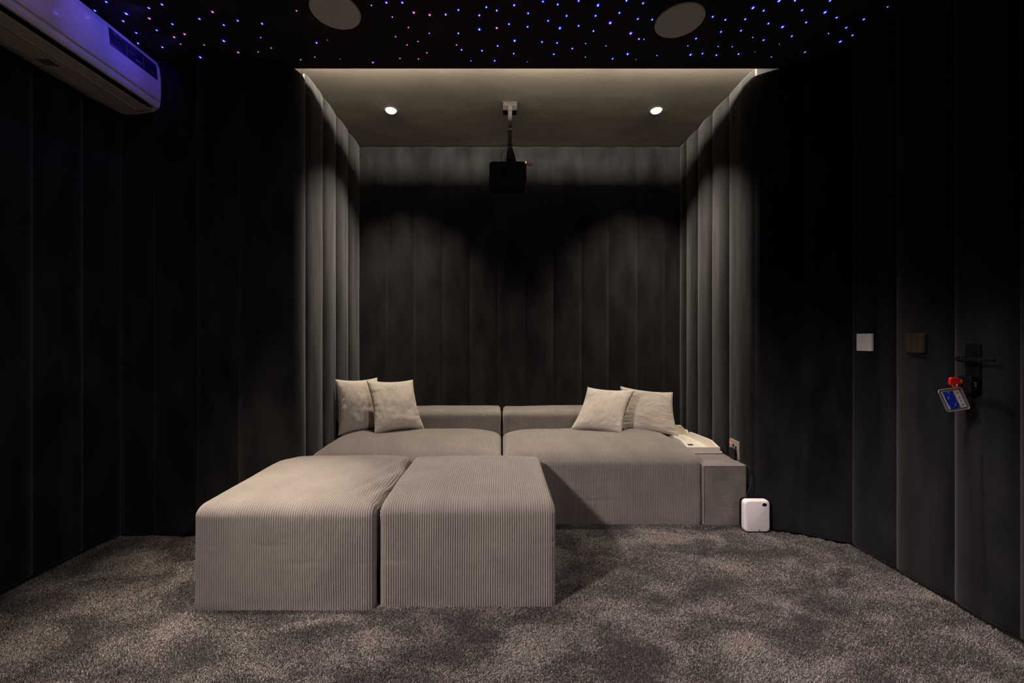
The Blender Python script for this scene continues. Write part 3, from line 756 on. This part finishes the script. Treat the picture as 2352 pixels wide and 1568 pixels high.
MB().prism([(-.003, -.010), (.003, -.010), (.003, .006), (-.001, .012), (-.010, .012), (-.010, .009), (-.003, .009)], lambda a, b, d: (hx-.030+a, d, .926+b), 1.6140, 1.6165).build('latch_hook', brass, t)
rebase(t)
# key with a red head, card holder hanging from it
t = thing('key', (hx-.070, 1.652, .934), 'red-headed key standing in the lock box below the lever', 'key')
MB().box((hx-.064, 1.6505, .931), (hx-.050, 1.6535, .937)).build('blade', chrome, t)
MB().prism(rrect(.038, .034, .010), lambda a, b, d: (hx-.075+a, 1.652+d, .934+b), -.005, .005).build('head', red_pl, t, bevel=.002)
MB().tube([(hx-.078+.009*math.cos(a), 1.646+.003*math.sin(a), .921+.010*math.sin(a)) for a in [2*math.pi*i/24 for i in range(24)]], .0010, 6, closed=True).build('key_ring', chrome, t, smooth=True)
rebase(t)
A = Vector(px(2154, 896, 1.575)); B = Vector(px(2207, 889, 1.605)); Dn = Vector(px(2176, 946, 1.575)); 
ex = (B-A); ey = (Dn-A)
wC, hC = ex.length, ey.length; exn = ex/wC; eyn = ey/hC; nn = exn.cross(eyn).normalized()
if nn.y > 0: nn = -nn
def cp(a, b, d=0): return A+exn*(a*wC)+eyn*(b*hC)+nn*d
t = thing('card_holder', tuple(cp(.5, 0)), 'clear plastic card holder with a blue and white card hanging from the key', 'card holder')
oc = [(.5+a, .5+b) for a, b in rrect(1, 1, .09)]
MB().prism(oc, lambda a, b, d: cp(a, b, d), -.0022, -.0012).build('back_sleeve', clear, t)
MB().tube([cp(a, b) for a, b in oc], .0017, 8, closed=True).build('frame', mat('frame_plastic', (.42,.38,.38), .15, spec=.8, trans=.4), t, smooth=True)
card = MB().prism([(.13, .09), (.86, .09), (.89, .90), (.16, .90)], lambda a, b, d: cp(a, b, d), -.001, .0004).build('card', paper, t)
MB().prism([(.135, .095), (.58, .095), (.61, .895), (.165, .895)], lambda a, b, d: cp(a, b, d), .0004, .0008).build('blue_picture', blue_print, card)
MB().prism([(.595, .095), (.61, .095), (.64, .895), (.625, .895)], lambda a, b, d: cp(a, b, d), .0004, .0008).build('orange_line', orange_pr, card)
for b, m, r in ((.22, gold_pr, .0036), (.42, bluedot, .0038), (.60, bluedot, .0026), (.77, grey_pr, .0036)):
    c0 = cp(.735+.03*b, b, .0004); 
    if b == .42: MB().tube([c0+exn*r*math.cos(q)+eyn*r*math.sin(q) for q in [2*math.pi*i/20 for i in range(20)]], .0006, 5, closed=True).build('print_mark', m, card)
    else: MB().cyl(c0, c0+nn*.0005, r, n=16).build('print_mark', m, card)
MB().prism([(.50, -.03), (.88, -.02), (.86, .06), (.52, .05)], lambda a, b, d: cp(a, b, d), -.001, .002).build('coral_tab', pink_pl, t, bevel=.0006)
MB().tube(spl([cp(.70, 0), cp(.72, -.10)+Vector((0, .004, 0)), (hx-.078, 1.646, .913)]), .0009, 6).build('link', chrome, t, smooth=True)
rebase(t)

# socket with plug on the alcove's right wall
sx = 1.464
t = thing('wall_socket', (sx, 2.600, .415), 'white wall socket with a red light behind the side table', 'socket')
MB().prism(rrect(.104, .124, .005), lambda a, b, d: (d, 2.600+a, .412+b), sx+.02, sx-.006).build('plate', mat('socket_plastic', (.36,.31,.26), .4), t, bevel=.0015)
MB().prism(rrect(.012, .014, .002), lambda a, b, d: (d, 2.634+a, .448+b), sx-.006, sx-.009).build('switch_light', red_led, t)
for (a, b) in ((2.605, .438), (2.578, .432)): MB().box((sx-.007, a-.007, b-.008), (sx-.0055, a+.007, b+.008)).build('socket_hole', black_hole, t)
rebase(t)
t = thing('power_plug', (sx-.02, 2.592, .395), 'black power plug in the wall socket behind the side table', 'plug')
MB().prism([(2.556, .362), (2.562, .356), (2.622, .362), (2.626, .405), (2.616, .426), (2.566, .424)], lambda a, b, d: (d, a, b), sx-.007, sx-.024).build('body', black_pl, t, bevel=.003)
rebase(t)
o = MB().tube(spl([(sx-.02, 2.575, .376), (1.452, 2.53, .364), (1.454, 2.475, .3625), (1.4575, 2.435, .352), (1.462, 2.425, .31), (1.452, 2.412, .26), (1.428, 2.405, .21), (1.425, 2.40, .165), (1.440, 2.395, .135), (1.437, 2.392, .10)]), .0022).build('cable', cable_m, smooth=True)
tag(o, 'black power cable hanging from the socket down to the white box', 'cable')

# white rounded device on the floor
t = thing('aroma_diffuser', (1.4525, 2.375, 0), 'small rounded white box standing on the carpet beside the side table', 'diffuser')
def pill(y0, y1, w_, h_, r, name, m, n=5):
    vs = []; fs = []; K = None
    secs = [(y0, -.010), (y0+.002, -.005), (y0+.006, -.0015), (y0+.012, 0), (y1-.012, 0), (y1-.006, -.0015), (y1-.002, -.005), (y1, -.010)]
    for y, e in secs:
        o_ = rrect(w_+2*e, h_+2*e, r+e, 6); K = len(o_); vs += [(1.4525+a, y, .011+h_/2+b) for a, b in o_]
    for j in range(len(secs)-1): fs += [(j*K+i, j*K+(i+1) % K, (j+1)*K+(i+1) % K, (j+1)*K+i) for i in range(K)]
    fs += [tuple(range(K))[::-1], tuple(range((len(secs)-1)*K, len(secs)*K))]
    o = mesh_obj(name, vs, fs, m, t, smooth=True); return o
pill(2.350, 2.392, .146, .181, .024, 'shell', white_plastic)
pill(2.3915, 2.400, .1465, .1812, .025, 'back_shell', black_pl)
MB().prism(rrect(.026, .018, .008), lambda a, b, d: (1.491+a, d, .168+b), 2.3488, 2.356).build('spray_port', black_hole, t)
MB().tube([(1.491+a, 2.3497, .168+b) for a, b in rrect(.027, .019, .0085)], .0012, 6, closed=True).build('port_rim', white_plastic, t, smooth=True)
MB().tube([(1.462+.0045*math.cos(a), 2.3495, .024+.0045*math.sin(a)) for a in [2*math.pi*i/20 for i in range(20)]], .0009, 5, closed=True).build('button', grey_metal, t)
MB().box((1.40, 2.356, 0), (1.415, 2.390, .013)).build('foot', black_pl, t); MB().box((1.49, 2.356, 0), (1.505, 2.390, .013)).build('foot', black_pl, t)
rebase(t)
